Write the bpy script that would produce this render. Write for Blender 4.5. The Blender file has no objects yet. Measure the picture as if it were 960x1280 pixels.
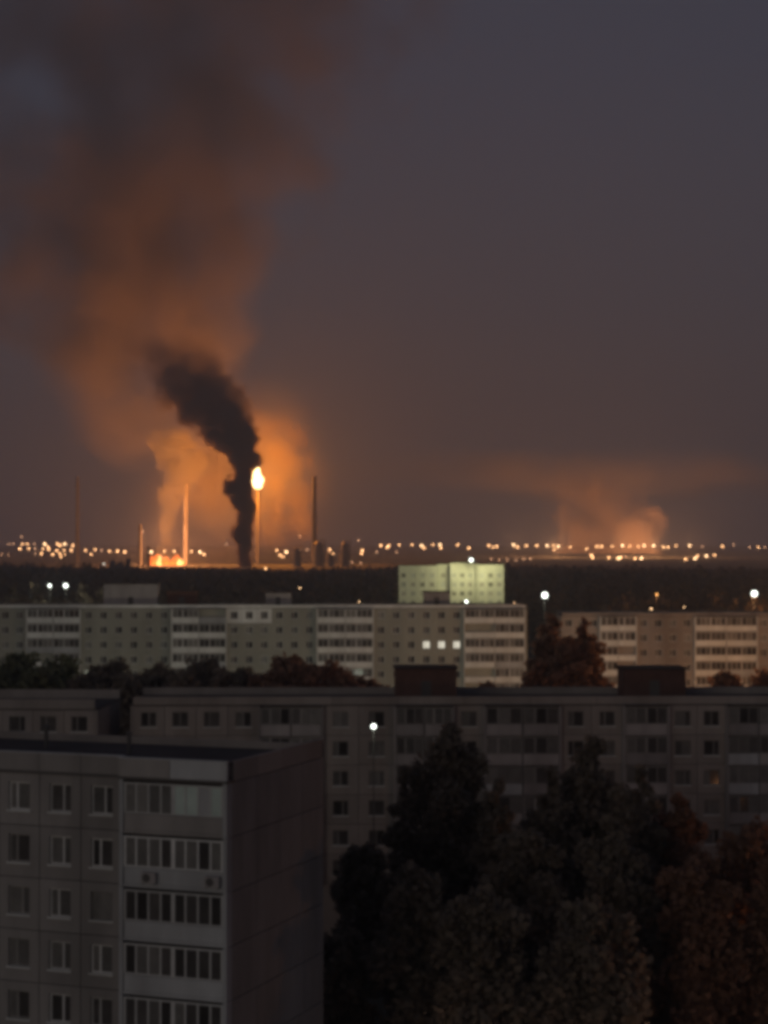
import bpy, math, random
import numpy as np
from mathutils import Vector, Matrix

R = math.radians
SC = bpy.context.scene
COL = SC.collection

# ------------------------------------------------------------------ camera
FPX, HORIZON = 2400.0, 676.0            # focal length and horizon row, in pixels of a 960 x 1280 frame
PITCH = math.atan((HORIZON - 640.0) / FPX)
CAM_Z = 38.0
cam_d = bpy.data.cameras.new("camera")
cam_d.sensor_fit = 'HORIZONTAL'
cam_d.sensor_width = 36.0
cam_d.lens = 36.0 * FPX / 960.0
cam_d.clip_start = 1.0
cam_d.clip_end = 60000.0
cam = bpy.data.objects.new("camera", cam_d)
COL.objects.link(cam)
cam.location = (0, 0, CAM_Z)
cam.rotation_euler = (math.pi / 2 + PITCH, 0, 0)
SC.camera = cam

HAZE = 1.6e-4

# ------------------------------------------------------------------ render settings
SC.render.engine = 'CYCLES'
cy = SC.cycles
cy.filter_width = 4.4                   # the soft lens of a phone at night
cy.use_denoising = True
cy.denoiser = 'OPENIMAGEDENOISE'
cy.denoising_input_passes = 'RGB_ALBEDO_NORMAL'
cy.max_bounces = 6
cy.diffuse_bounces = 3
cy.glossy_bounces = 2
cy.volume_bounces = 1
cy.transparent_max_bounces = 12
cy.sample_clamp_indirect = 1.0
cy.sample_clamp_direct = 5.0
cy.volume_step_rate = 1.0
cy.volume_max_steps = 256
SC.view_settings.view_transform = 'Standard'
SC.view_settings.look = 'None'
SC.view_settings.exposure = 0.0
SC.view_settings.gamma = 1.0

# ------------------------------------------------------------------ night sky and the last twilight
SUN_EL, SUN_AZ = 8.0, 205.0             # degrees; low behind the camera
world = bpy.data.worlds.new("World")
SC.world = world
world.use_nodes = True
wn, wl = world.node_tree.nodes, world.node_tree.links
wn.clear()
w_out = wn.new('ShaderNodeOutputWorld')
sky = wn.new('ShaderNodeTexSky')
sky.sky_type = 'NISHITA'
sky.sun_disc = False
sky.sun_elevation = R(SUN_EL)
sky.sun_rotation = R(SUN_AZ)
b1 = wn.new('ShaderNodeBackground')
b1.inputs['Strength'].default_value = 0.0025
wl.new(sky.outputs[0], b1.inputs['Color'])
tc = wn.new('ShaderNodeTexCoord')
sep = wn.new('ShaderNodeSeparateXYZ')
wl.new(tc.outputs['Generated'], sep.inputs[0])
ramp = wn.new('ShaderNodeValToRGB')     # town glow on the night haze, the same all round
wl.new(sep.outputs['Z'], ramp.inputs[0])
els = ramp.color_ramp.elements
stops = [(0.0, (0.096, 0.060, 0.052)), (0.04, (0.070, 0.053, 0.056)), (0.12, (0.038, 0.041, 0.061)),
         (0.24, (0.031, 0.0375, 0.062)), (0.5, (0.033, 0.037, 0.056)), (1.0, (0.033, 0.036, 0.053))]
els[0].position, els[0].color = stops[0][0], (*stops[0][1], 1)
els[1].position, els[1].color = stops[-1][0], (*stops[-1][1], 1)
for p, c in stops[1:-1]:
    e = els.new(p)
    e.color = (*c, 1)
b2 = wn.new('ShaderNodeBackground')
b2.inputs['Strength'].default_value = 1.0
wl.new(ramp.outputs[0], b2.inputs['Color'])
add = wn.new('ShaderNodeAddShader')
wl.new(b1.outputs[0], add.inputs[0])
wl.new(b2.outputs[0], add.inputs[1])
wl.new(add.outputs[0], w_out.inputs['Surface'])

sun_d = bpy.data.lights.new("sun", 'SUN')
sun_d.energy = 0.21
sun_d.angle = R(25)
sun_d.color = (1.0, 0.88, 0.78)
sun = bpy.data.objects.new("sun", sun_d)
COL.objects.link(sun)
_az = R(SUN_AZ)
_dir = Vector((math.sin(_az) * math.cos(R(SUN_EL)), math.cos(_az) * math.cos(R(SUN_EL)), math.sin(R(SUN_EL))))
sun.rotation_euler = _dir.to_track_quat('Z', 'Y').to_euler()
sun.location = _dir * 200


# ------------------------------------------------------------------ helpers
def at(px, py, Y):
    """The point at depth Y that the photograph shows at (px, py)."""
    dx, dy = (px - 480.0) / FPX, (640.0 - py) / FPX
    d = Vector((dx, math.cos(PITCH) - math.sin(PITCH) * dy, math.sin(PITCH) + math.cos(PITCH) * dy))
    return Vector((0, 0, CAM_Z)) + d * (Y / d.y)


def tag(o, label=None, cat=None, group=None, kind=None):
    if label: o['label'] = label
    if cat: o['category'] = cat
    if group: o['group'] = group
    if kind: o['kind'] = kind
    return o


def empty(name, loc=(0, 0, 0), rz=0.0):
    o = bpy.data.objects.new(name, None)
    o.empty_display_size = 0.5
    o.location = loc
    o.rotation_euler = (0, 0, rz)
    COL.objects.link(o)
    return o


def inst(name, me, parent=None, loc=(0, 0, 0), rz=0.0):
    o = bpy.data.objects.new(name, me)
    o.location = loc
    o.rotation_euler = (0, 0, rz)
    if parent: o.parent = parent
    COL.objects.link(o)
    return o


class MB:
    """Collects faces; .mesh() makes one mesh datablock, .build() one object."""
    def __init__(s):
        s.v, s.f, s.m = [], [], []

    def quad(s, *pts, m=0):
        n = len(s.v)
        s.v += [tuple(p) for p in pts]
        s.f.append(tuple(range(n, n + len(pts))))
        s.m.append(m)

    def box(s, x0, x1, y0, y1, z0, z1, m=0):
        n = len(s.v)
        s.v += [(x0, y0, z0), (x1, y0, z0), (x1, y1, z0), (x0, y1, z0), (x0, y0, z1), (x1, y0, z1), (x1, y1, z1), (x0, y1, z1)]
        for q in ((0, 1, 5, 4), (1, 2, 6, 5), (2, 3, 7, 6), (3, 0, 4, 7), (4, 5, 6, 7), (3, 2, 1, 0)):
            s.f.append(tuple(n + i for i in q)); s.m.append(m)
        return s

    def ring(s, x0, x1, z0, z1, a0, a1, c0, c1, y0, y1, m=0):
        """A plate x0..x1 by z0..z1 from y0 (front) to y1 with the opening a0..a1 by c0..c1."""
        n = len(s.v)
        for y in (y0, y1):
            s.v += [(x0, y, z0), (x1, y, z0), (x1, y, z1), (x0, y, z1), (a0, y, c0), (a1, y, c0), (a1, y, c1), (a0, y, c1)]
        for i in range(4):
            j = (i + 1) % 4
            s.f.append((n + i, n + j, n + 4 + j, n + 4 + i))                    # front
            s.f.append((n + 8 + j, n + 8 + i, n + 12 + i, n + 12 + j))          # back
            s.f.append((n + 4 + i, n + 4 + j, n + 12 + j, n + 12 + i))          # reveal
            s.f.append((n + j, n + i, n + 8 + i, n + 8 + j))                    # rim
            s.m += [m] * 4
        return s

    def tube(s, pts, rad, n=8, m=0, cap=True):
        """A tube through pts with a radius at each."""
        pts = [Vector(p) for p in pts]
        base = len(s.v)
        for i, p in enumerate(pts):
            t = (pts[min(i + 1, len(pts) - 1)] - pts[max(i - 1, 0)]).normalized()
            a = t.cross(Vector((0, 1, 0)) if abs(t.y) < 0.9 else Vector((1, 0, 0))).normalized()
            b = t.cross(a)
            for k in range(n):
                th = 2 * math.pi * k / n
                s.v.append(tuple(p + (a * math.cos(th) + b * math.sin(th)) * rad[i]))
        for i in range(len(pts) - 1):
            for k in range(n):
                k2 = (k + 1) % n
                s.f.append((base + i * n + k, base + i * n + k2, base + (i + 1) * n + k2, base + (i + 1) * n + k)); s.m.append(m)
        if cap:
            s.f.append(tuple(base + k for k in range(n))[::-1]); s.m.append(m)
            s.f.append(tuple(base + (len(pts) - 1) * n + k for k in range(n))); s.m.append(m)
        return s

    def mesh(s, name, *mats, smooth=False):
        me = bpy.data.meshes.new(name)
        me.from_pydata(s.v, [], s.f)
        for mt in mats: me.materials.append(mt)
        if len(mats) > 1: me.polygons.foreach_set('material_index', s.m)
        if smooth: me.polygons.foreach_set('use_smooth', [True] * len(s.f))
        me.update()
        return me

    def build(s, name, mat, parent=None, loc=(0, 0, 0), rz=0.0, smooth=False):
        mats = mat if isinstance(mat, (list, tuple)) else (mat,)
        return inst(name, s.mesh(name, *mats, smooth=smooth), parent, loc, rz)


def mat_new(name):
    m = bpy.data.materials.new(name)
    m.use_nodes = True
    m.node_tree.nodes.clear()
    return m, m.node_tree.nodes, m.node_tree.links


def surface(name, col, rough=0.85, var=0.25, scale=0.6, dirt=None, dirt_amt=0.5, spec=0.3, rnd=0.12, bump=0.0, streak=False):
    """A worn painted or concrete surface: colour, blotches, dirt patches, a shade of its own for each object."""
    m, n, l = mat_new(name)
    out = n.new('ShaderNodeOutputMaterial')
    p = n.new('ShaderNodeBsdfPrincipled')
    p.inputs['Roughness'].default_value = rough
    p.inputs['Specular IOR Level'].default_value = spec
    tcn = n.new('ShaderNodeTexCoord')
    geo = n.new('ShaderNodeNewGeometry')
    mp = n.new('ShaderNodeMapping')
    l.new(geo.outputs['Position'], mp.inputs[0])
    mp.inputs['Scale'].default_value = (1, 1, 0.25) if streak else (1, 1, 1)
    t1 = n.new('ShaderNodeTexNoise')
    t1.inputs['Scale'].default_value = scale
    t1.inputs['Detail'].default_value = 5
    t1.inputs['Roughness'].default_value = 0.65
    l.new(mp.outputs[0], t1.inputs['Vector'])
    oi = n.new('ShaderNodeObjectInfo')
    a = n.new('ShaderNodeMapRange')
    a.inputs[3].default_value, a.inputs[4].default_value = 1 - var, 1 + var
    l.new(t1.outputs[0], a.inputs[0])
    a.inputs[1].default_value, a.inputs[2].default_value = 0.25, 0.75
    b = n.new('ShaderNodeMapRange')
    b.inputs[3].default_value, b.inputs[4].default_value = 1 - rnd, 1 + rnd
    l.new(oi.outputs['Random'], b.inputs[0])
    mu = n.new('ShaderNodeMath'); mu.operation = 'MULTIPLY'
    l.new(a.outputs[0], mu.inputs[0]); l.new(b.outputs[0], mu.inputs[1])
    vm = n.new('ShaderNodeVectorMath'); vm.operation = 'SCALE'
    vm.inputs[0].default_value = col
    l.new(mu.outputs[0], vm.inputs['Scale'])
    src = vm.outputs[0]
    if dirt:
        t2 = n.new('ShaderNodeTexNoise')
        t2.inputs['Scale'].default_value = scale * 0.45
        t2.inputs['Detail'].default_value = 6
        l.new(mp.outputs[0], t2.inputs['Vector'])
        rr = n.new('ShaderNodeMapRange')
        rr.inputs[1].default_value, rr.inputs[2].default_value = 0.48, 0.70
        rr.inputs[4].default_value = dirt_amt
        l.new(t2.outputs[0], rr.inputs[0])
        mx = n.new('ShaderNodeMix'); mx.data_type = 'RGBA'
        l.new(rr.outputs[0], mx.inputs[0])
        l.new(src, mx.inputs[6])
        mx.inputs[7].default_value = (*dirt, 1)
        src = mx.outputs[2]
    l.new(src, p.inputs['Base Color'])
    if bump:
        bp = n.new('ShaderNodeBump')
        bp.inputs['Strength'].default_value = bump
        bp.inputs['Distance'].default_value = 0.03
        t3 = n.new('ShaderNodeTexNoise'); t3.inputs['Scale'].default_value = 14
        l.new(geo.outputs['Position'], t3.inputs['Vector'])
        l.new(t3.outputs[0], bp.inputs['Height'])
        l.new(bp.outputs[0], p.inputs['Normal'])
    l.new(p.outputs[0], out.inputs['Surface'])
    return m


def emissive(name, col, strength, sample=True):
    m, n, l = mat_new(name)
    out = n.new('ShaderNodeOutputMaterial')
    e = n.new('ShaderNodeEmission')
    e.inputs[0].default_value = (*col, 1)
    e.inputs[1].default_value = strength
    l.new(e.outputs[0], out.inputs['Surface'])
    if not sample: m.cycles.emission_sampling = 'NONE'
    return m


M = {}
M['concrete'] = surface('grey wall panel', (0.25, 0.235, 0.22), var=0.22, scale=0.5, dirt=(0.13, 0.12, 0.11), bump=0.3, streak=True, rnd=0.10)
M['concrete_tan'] = surface('tan wall panel', (0.28, 0.25, 0.225), var=0.2, scale=0.4, dirt=(0.15, 0.12, 0.10), streak=True, rnd=0.10)
M['concrete_pale'] = surface('pale wall', (0.29, 0.285, 0.24), var=0.2, scale=0.25, dirt=(0.2, 0.2, 0.17), streak=True, rnd=0.08)
M['concrete_core'] = surface('wall core', (0.12, 0.11, 0.10), var=0.2)
M['white_paint'] = surface('white paint', (0.62, 0.63, 0.60), var=0.16, scale=0.5, dirt=(0.38, 0.37, 0.33), streak=True, rnd=0.10)
M['grey_paint'] = surface('pale grey paint', (0.36, 0.37, 0.37), var=0.2, scale=0.6, dirt=(0.2, 0.19, 0.18), streak=True, rnd=0.15)
M['dim_paint'] = surface('old grey paint', (0.30, 0.28, 0.27), var=0.2, scale=0.6, dirt=(0.18, 0.16, 0.15), streak=True, rnd=0.2)
M['mint_paint'] = surface('mint paint', (0.42, 0.50, 0.45), var=0.15, scale=0.8, dirt=(0.25, 0.29, 0.26), rnd=0.1)
M['frame'] = surface('white window frame', (0.50, 0.50, 0.48), rough=0.6, var=0.15, scale=2.0, rnd=0.25)
M['frame_old'] = surface('worn window frame', (0.22, 0.21, 0.195), rough=0.7, var=0.2, scale=2.0, rnd=0.3)
M['metal'] = surface('galvanised metal', (0.34, 0.34, 0.34), rough=0.5, var=0.15, scale=1.5)
M['dark_metal'] = surface('dark metal', (0.08, 0.075, 0.07), rough=0.6, var=0.2)
M['roofing'] = surface('bitumen roof', (0.055, 0.045, 0.042), rough=0.95, var=0.35, scale=0.35, dirt=(0.09, 0.075, 0.07))
M['brick_dark'] = surface('dark red brick', (0.11, 0.062, 0.05), rough=0.9, var=0.25, scale=0.8)
M['glass'] = surface('dark glass', (0.065, 0.06, 0.056), rough=0.06, var=0.3, scale=0.7, spec=0.5, rnd=0.5)
M['curtain'] = surface('curtained glass', (0.12, 0.115, 0.105), rough=0.75, var=0.3, scale=1.2, spec=0.5, rnd=0.45)
M['lit_window'] = emissive('lit window', (1.0, 0.93, 0.75), 0.75, sample=False)
M['ground'] = surface('dark earth and grass', (0.05, 0.045, 0.035), rough=1.0, var=0.5, scale=0.02, dirt=(0.03, 0.04, 0.02))
M['asphalt'] = surface('asphalt', (0.05, 0.05, 0.05), rough=0.9, var=0.25, scale=0.6)
M['bark'] = surface('bark', (0.06, 0.045, 0.035), rough=1.0, var=0.4, scale=2.0)
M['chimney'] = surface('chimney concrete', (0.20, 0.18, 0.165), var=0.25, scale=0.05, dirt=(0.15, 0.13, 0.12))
M['chimney_dark'] = surface('dark chimney', (0.09, 0.08, 0.08), var=0.25, scale=0.05)  # a darker tone for the dark stacks
M['steel_far'] = surface('refinery steel', (0.16, 0.15, 0.14), rough=0.6, var=0.3, scale=0.1)


def leaf_mat(name, c1, c2, scale):
    m, n, l = mat_new(name)
    out = n.new('ShaderNodeOutputMaterial')
    p = n.new('ShaderNodeBsdfPrincipled')
    p.inputs['Roughness'].default_value = 0.8
    p.inputs['Specular IOR Level'].default_value = 0.2
    g = n.new('ShaderNodeNewGeometry')
    t = n.new('ShaderNodeTexNoise'); t.inputs['Scale'].default_value = scale; t.inputs['Detail'].default_value = 4
    l.new(g.outputs['Position'], t.inputs['Vector'])
    ad = n.new('ShaderNodeMath'); ad.operation = 'MULTIPLY_ADD'; ad.inputs[1].default_value = 0.5
    l.new(g.outputs['Random Per Island'], ad.inputs[0]); l.new(t.outputs[0], ad.inputs[2])
    mr = n.new('ShaderNodeMapRange'); mr.inputs[1].default_value, mr.inputs[2].default_value = 0.4, 1.1
    l.new(ad.outputs[0], mr.inputs[0])
    mx = n.new('ShaderNodeMix'); mx.data_type = 'RGBA'
    l.new(mr.outputs[0], mx.inputs[0])
    mx.inputs[6].default_value = (*c1, 1); mx.inputs[7].default_value = (*c2, 1)
    l.new(mx.outputs[2], p.inputs['Base Color'])
    tr = n.new('ShaderNodeBsdfTranslucent')
    l.new(mx.outputs[2], tr.inputs['Color'])
    ms = n.new('ShaderNodeAddShader')                       # light passes through leaves as well as off them
    l.new(p.outputs[0], ms.inputs[0]); l.new(tr.outputs[0], ms.inputs[1])
    l.new(ms.outputs[0], out.inputs['Surface'])
    return m


M['leaf'] = leaf_mat('broad leaves', (0.075, 0.062, 0.048), (0.125, 0.10, 0.075), 0.5)
M['leaf_lamp_tint'] = leaf_mat('leaves tinted by orange light', (0.09, 0.050, 0.034), (0.14, 0.08, 0.052), 0.5)  # red cast of orange lamplight put into the leaf colour
M['leaf_pale'] = leaf_mat('olive leaves', (0.05, 0.055, 0.03), (0.11, 0.11, 0.06), 0.3)
M['leaf_far'] = leaf_mat('far woods leaves', (0.06, 0.05, 0.036), (0.12, 0.09, 0.06), 0.05)

# ------------------------------------------------------------------ the ground
g = MB()
ys = [-200, 60, 200, 500, 1200, 3000, 8000, 13000, 18000]
xs = [-6000, -3500, -1500, -300, 0, 300, 1500, 3500, 6000]
for j in range(len(ys) - 1):
    for i in range(len(xs) - 1):
        g.quad((xs[i], ys[j], 0), (xs[i + 1], ys[j], 0), (xs[i + 1], ys[j + 1], 0), (xs[i], ys[j + 1], 0))
tag(g.build('ground', M['ground']), 'dark ground of the town reaching the horizon', kind='structure')
for nm, y0, y1 in (('road', 222, 230), ('road', 388, 397), ('yard_path', 160, 163)):
    r_ = MB(); r_.box(-150, 150, y0, y1, -0.05, 0.02)
    tag(r_.build(nm, M['asphalt']), 'asphalt lane running between the rows of blocks', kind='structure')
k_ = MB()
for y in (221.8, 230.0, 387.8, 397.0): k_.box(-150, 150, y, y + 0.2, -0.05, 0.13)
tag(k_.build('kerb', M['concrete']), 'concrete kerb along the lanes', kind='structure')

# ------------------------------------------------------------------ apartment blocks
_cache = {}


def cached(key, fn):
    if key not in _cache: _cache[key] = fn()
    return _cache[key]


def window(parent, x, z, w, h, mull, pane='glass', fm='frame', sill=True, y=0.0, detail=2):
    """A window whose opening starts at (x, z): sill, frame and a pane for each sash; mull = where the mullions stand (0..1)."""
    fr = cached(('fr', w, h, tuple(mull), fm), lambda: _frame_mesh(w, h, mull, fm))
    wo = inst('window', fr, parent, (x, y + 0.14, z))
    edges = [0.0] + list(mull) + [1.0]
    if detail >= 2:
        for i in range(len(edges) - 1):
            a, b = edges[i] * w + 0.03, edges[i + 1] * w - 0.03
            pk = pane[i % len(pane)] if isinstance(pane, (list, tuple)) else pane
            pm = cached(('pane', round(b - a, 3), h, pk), lambda: MB().box(0, b - a, 0.0, 0.02, 0, h - 0.06).mesh('pane', M[pk]))
            inst('pane', pm, wo, (a, 0.03, 0.03))
    else:
        pk = pane if isinstance(pane, str) else pane[0]
        pm = cached(('pane', round(w - .06, 3), h, pk), lambda: MB().box(0, w - 0.06, 0.0, 0.02, 0, h - 0.06).mesh('pane', M[pk]))
        inst('pane', pm, wo, (0.03, 0.03, 0.03))
    if sill:
        sm = cached(('sill', w), lambda: MB().box(-0.08, w + 0.08, -0.24, -0.01, -0.075, 0.0).mesh('sill', M['white_paint']))
        inst('sill', sm, wo, (0, 0, 0))
    return wo


def _frame_mesh(w, h, mull, fm):
    b = MB()
    b.ring(0, w, 0, h, 0.08, w - 0.08, 0.08, h - 0.08, 0, 0.08)
    for q in mull: b.box(q * w - 0.05, q * w + 0.05, 0.004, 0.076, 0.08, h - 0.08)
    return b.mesh('window', M[fm])


def loggia(parent, x0, x1, z, h, rng, n_sash, par='white_paint', fm='frame', open_=0.0, fine=True, y=0.0, out=0.35, pane_w=(0.7, 0.3), par_h=1.05, cover=None):
    """A balcony front standing out from the wall: slab and parapet, then a glazed band of sashes above it."""
    W = x1 - x0
    b = cached(('par', round(W, 3), par, out, par_h), lambda: MB().box(0, W, -out, 0.25, 0.0, 0.16).box(0.02, W - 0.02, -out + 0.03, -out + 0.13, 0.17, par_h)
               .box(0.0, 0.1, -out + 0.13, 0.25, 0.17, par_h - 0.01).box(W - 0.1, W, -out + 0.13, 0.25, 0.17, par_h - 0.01).mesh('loggia', M[par]))
    lo = inst('loggia', b, parent, (x0, y, z))
    gz0, gz1 = par_h + 0.03, h - 0.16
    if rng.random() < open_:                        # an unglazed balcony: dark recess, door and rail
        rl = cached(('rail', round(W, 3), out), lambda: MB().box(0, W, -out + 0.02, -out + 0.10, par_h + 0.02, par_h + 0.08).mesh('handrail', M['metal']))
        inst('handrail', rl, lo)
        return lo
    def mk():
        f = MB()
        f.box(0, W, -out + 0.04, -out + 0.12, gz0, gz0 + 0.07)
        f.box(0, W, -out + 0.04, -out + 0.12, gz1 - 0.08, gz1)
        for i in range(n_sash + 1):
            q = i * W / n_sash
            t = 0.11 if i in (0, n_sash, n_sash // 2) else 0.045
            a, c = max(q - t / 1, 0.0), min(q + t, W)
            f.box(a, c, -out + 0.045, -out + 0.115, gz0 + 0.07, gz1 - 0.08)
        return f.mesh('glazing_frame', M[fm])
    inst('glazing_frame', cached(('gf', round(W, 3), round(h, 3), n_sash, fm, out, par_h), mk), lo)
    names = ['glass', 'curtain', 'white_paint']
    if fine:
        for i in range(n_sash):
            pk = cover[i] if cover else ('glass' if rng.random() < pane_w[0] else 'curtain')
            if pk == 'none': continue
            sw = W / n_sash
            pm = cached(('sash', round(sw, 3), round(gz1 - gz0, 3), pk), lambda: MB().box(0.05, sw - 0.05, 0, 0.02, 0, gz1 - gz0 - 0.15).mesh('pane', M[pk]))
            inst('pane', pm, lo, (i * sw, -out + 0.07, gz0 + 0.07))
    else:
        p = MB()
        for i in range(n_sash):
            sw = W / n_sash
            p.box(i * sw + 0.04, (i + 1) * sw - 0.04, -out + 0.07, -out + 0.09, gz0 + 0.07, gz1 - 0.08, m=0 if rng.random() < pane_w[0] else 1)
        p.build('glazing', [M['glass'], M['curtain']], lo)
    return lo


def panel_mesh(w, h, win, mat, th=0.28):
    def mk():
        b = MB()
        g_ = 0.022
        if win:
            x, z, ww, wh = win
            b.ring(g_, w - g_, g_, h - g_, x, x + ww, z, z + wh, 0, th)
        else:
            b.box(g_, w - g_, 0, th, g_, h - g_)
        return b.mesh('wall_panel', M[mat])
    return cached(('panel', round(w, 3), round(h, 3), win, mat), mk)


# ---- 1: the near block, its corner turned to the camera
def near_block():
    SH, N = 2.77, 9
    corner = at(290, 949, 98.2)
    rz = -math.atan2(4.3, 11.6)                     # the facade recedes to the left
    root = empty('apartment_block', (corner.x, corner.y, 0), rz)
    tag(root, 'near nine storey panel block with glazed corner loggias and a flat dark roof', 'apartment block')
    rng = random.Random(5)
    L, DEP, LOG, BW = 34.0, 12.4, 5.95, 2.48
    Z0 = 0.72
    top = Z0 + SH * N                               # 25.65
    # dark core and plinth
    MB().box(-L, -0.29, 0.285, DEP - 0.29, 0, top - 0.01).build('wall', M['concrete_core'], root)
    MB().box(-L - .02, 0.02, -0.02, DEP + 0.02, 0, Z0 - 0.02).build('plinth', M['concrete_core'], root)
    # facade bays to the left of the loggia column
    nb = int((L - LOG - 0.3) / BW)
    for k in range(N):
        z = Z0 + k * SH
        for i in range(nb):
            x = -LOG - 0.3 - (i + 1) * BW
            ww, wh = 1.28, 1.50
            wx = (BW - ww) / 2
            inst('wall_panel', panel_mesh(BW, SH, (wx, 0.78, ww, wh), 'concrete'), root, (x, 0, z))
            top_row = k >= 4 and i < 4
            pn = [rng.choice(['glass', 'curtain', 'curtain']), rng.choice(['glass', 'glass', 'curtain'])]
            window(root, x + wx, z + 0.78, ww, wh, [rng.choice([0.36, 0.4, 0.62])], pn, fm=rng.choice(['frame', 'frame', 'frame_old']), sill=True, detail=2 if top_row else 1)
    # loggia column
    X0, X1 = -LOG - 0.2, -0.02
    covers = {8: ['curtain', 'curtain', 'curtain', 'curtain', 'mint_paint', 'mint_paint', 'grey_paint', 'mint_paint'],
              7: ['curtain', 'curtain', 'curtain', 'glass', 'curtain', 'curtain', 'glass', 'curtain'],
              6: ['glass', 'glass', 'glass', 'glass', 'glass', 'glass', 'glass', 'glass'],
              5: ['glass', 'curtain', 'curtain', 'glass', 'glass', 'glass', 'glass', 'glass'],
              4: ['glass', 'glass', 'curtain', 'glass', 'curtain', 'glass', 'glass', 'glass']}
    for k in range(N):
        z = Z0 + k * SH
        pr = {8: 'concrete', 7: 'grey_paint', 6: 'grey_paint', 5: 'grey_paint'}.get(k, 'dim_paint')
        loggia(root, X0 + 0.24, X1 - 0.24, z, SH, rng, 8, par=pr, fm='frame', y=0.0, out=0.55, par_h=1.0, cover=covers.get(k))
        MB().box(X0 + 0.24, X1 - 0.24, 0.3, 0.42, z + 0.2, z + SH - 0.02).build('loggia_back_wall', M['concrete_core'], root)
        for s in (X0, X1 - 0.22):
            MB().box(s, s + 0.22, -0.60, 0.28, z + 0.012, z + SH - 0.012).build('side_post', M['grey_paint'], root)
    # side wall of blank panels, in the local y direction
    nd = 4
    pw = DEP / nd
    for k in range(N):
        for i in range(nd):
            has = (k == 8 and i == 1)
            me = panel_mesh(pw, SH, None, 'concrete')
            inst('wall_panel', me, root, (0, i * pw, Z0 + k * SH), math.pi / 2)
    # attic band above the top floor, its cornice and the roof
    for i in range(nb):
        x = -LOG - 0.3 - (i + 1) * BW
        MB().box(x + 0.012, x + BW - 0.012, -0.06, 0.2, top + 0.14, top + 1.08).build('attic_panel', M['concrete'], root)
    for a, b_, mt in ((X0 - 0.05, X0 + 2.9, 'concrete'), (X0 + 2.93, X1 - 0.01, 'grey_paint')):
        MB().box(a, b_, -0.58, -0.35, top + 0.14, top + 1.08).build('attic_panel', M[mt], root)
    MB().box(X0, X1, -0.35, 0.2, top + 0.9, top + 1.05).build('loggia_roof', M['roofing'], root)
    MB().box(-L, X0 - 0.06, -0.10, 0.3, top + 0.005, top + 0.135).box(X0 - 0.055, X1 + 0.05, -0.64, 0.3, top + 0.005, top + 0.135).build('cornice', M['dark_metal'], root)
    MB().box(-L, X0 - 0.06, -0.09, 0.23, top + 1.085, top + 1.14).box(X0 - 0.055, X1 + 0.03, -0.62, -0.32, top + 1.085, top + 1.14).build('coping', M['grey_paint'], root)
    for i in range(nd):
        MB().box(-0.22, 0.0, 0.3 + i * (DEP - 0.3) / nd, 0.28 + (i + 1) * (DEP - 0.3) / nd, top + 0.02, top + 1.05).build('attic_panel', M['concrete_tan'], root)
    MB().box(-L, 0, DEP - 0.25, DEP, top + 0.02, top + 0.75).build('rear_parapet', M['concrete_tan'], root)
    MB().box(-L, -0.23, 0.22, DEP - 0.26, top - 0.2, top + 0.35).build('roof', M['roofing'], root)
    # things hung on and standing on the block
    Mw = Matrix.Translation((corner.x, corner.y, 0)) @ Matrix.Rotation(rz, 4, 'Z')
    for (lx, lab) in ((-4.75, 'boxy air conditioner on the second parapet down, left half of the corner loggias'),
                      (-1.15, 'boxy air conditioner on the second parapet down, close to the block corner')):
        p = Mw @ Vector((lx, -0.53, Z0 + 7 * SH + 0.28))
        ac = empty('air_conditioner', p, rz)
        tag(ac, lab, 'air conditioner', 'air conditioners on the near block')
        MB().box(0, 0.82, -0.32, -0.02, 0, 0.56).build('casing', M['dim_paint'], ac)
        fb = MB()
        for kq in range(3): fb.tube([(0.3, -0.322 - 0.003 * kq, 0.28), (0.3, -0.335 - 0.003 * kq, 0.28)], [0.23 - 0.07 * kq] * 2, 14)
        fb.build('fan_grille', M['dark_metal'], ac)
        MB().box(0.05, 0.1, -0.3, 0.0, -0.05, -0.002).box(0.7, 0.75, -0.3, 0.0, -0.05, -0.002).build('bracket', M['dark_metal'], ac)
    for (lx, ly, hh, lab) in ((-9.6, 7.0, 1.1, 'short vent pipe on the near dark roof'), (-15.5, 8.0, 1.2, 'vent pipe near the left frame edge on the near roof')):
        p = Mw @ Vector((lx, ly, top + 0.35))
        v = empty('vent_pipe', p, rz)
        tag(v, lab, 'vent pipe', 'vent pipes on the near roof')
        MB().tube([(0, 0, 0), (0, 0, hh)], [0.12, 0.12], 10).build('pipe', M['dark_metal'], v)
        MB().tube([(0, 0, hh + 0.06), (0, 0, hh + 0.2)], [0.24, 0.03], 10).build('cowl', M['dark_metal'], v)


near_block()


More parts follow.
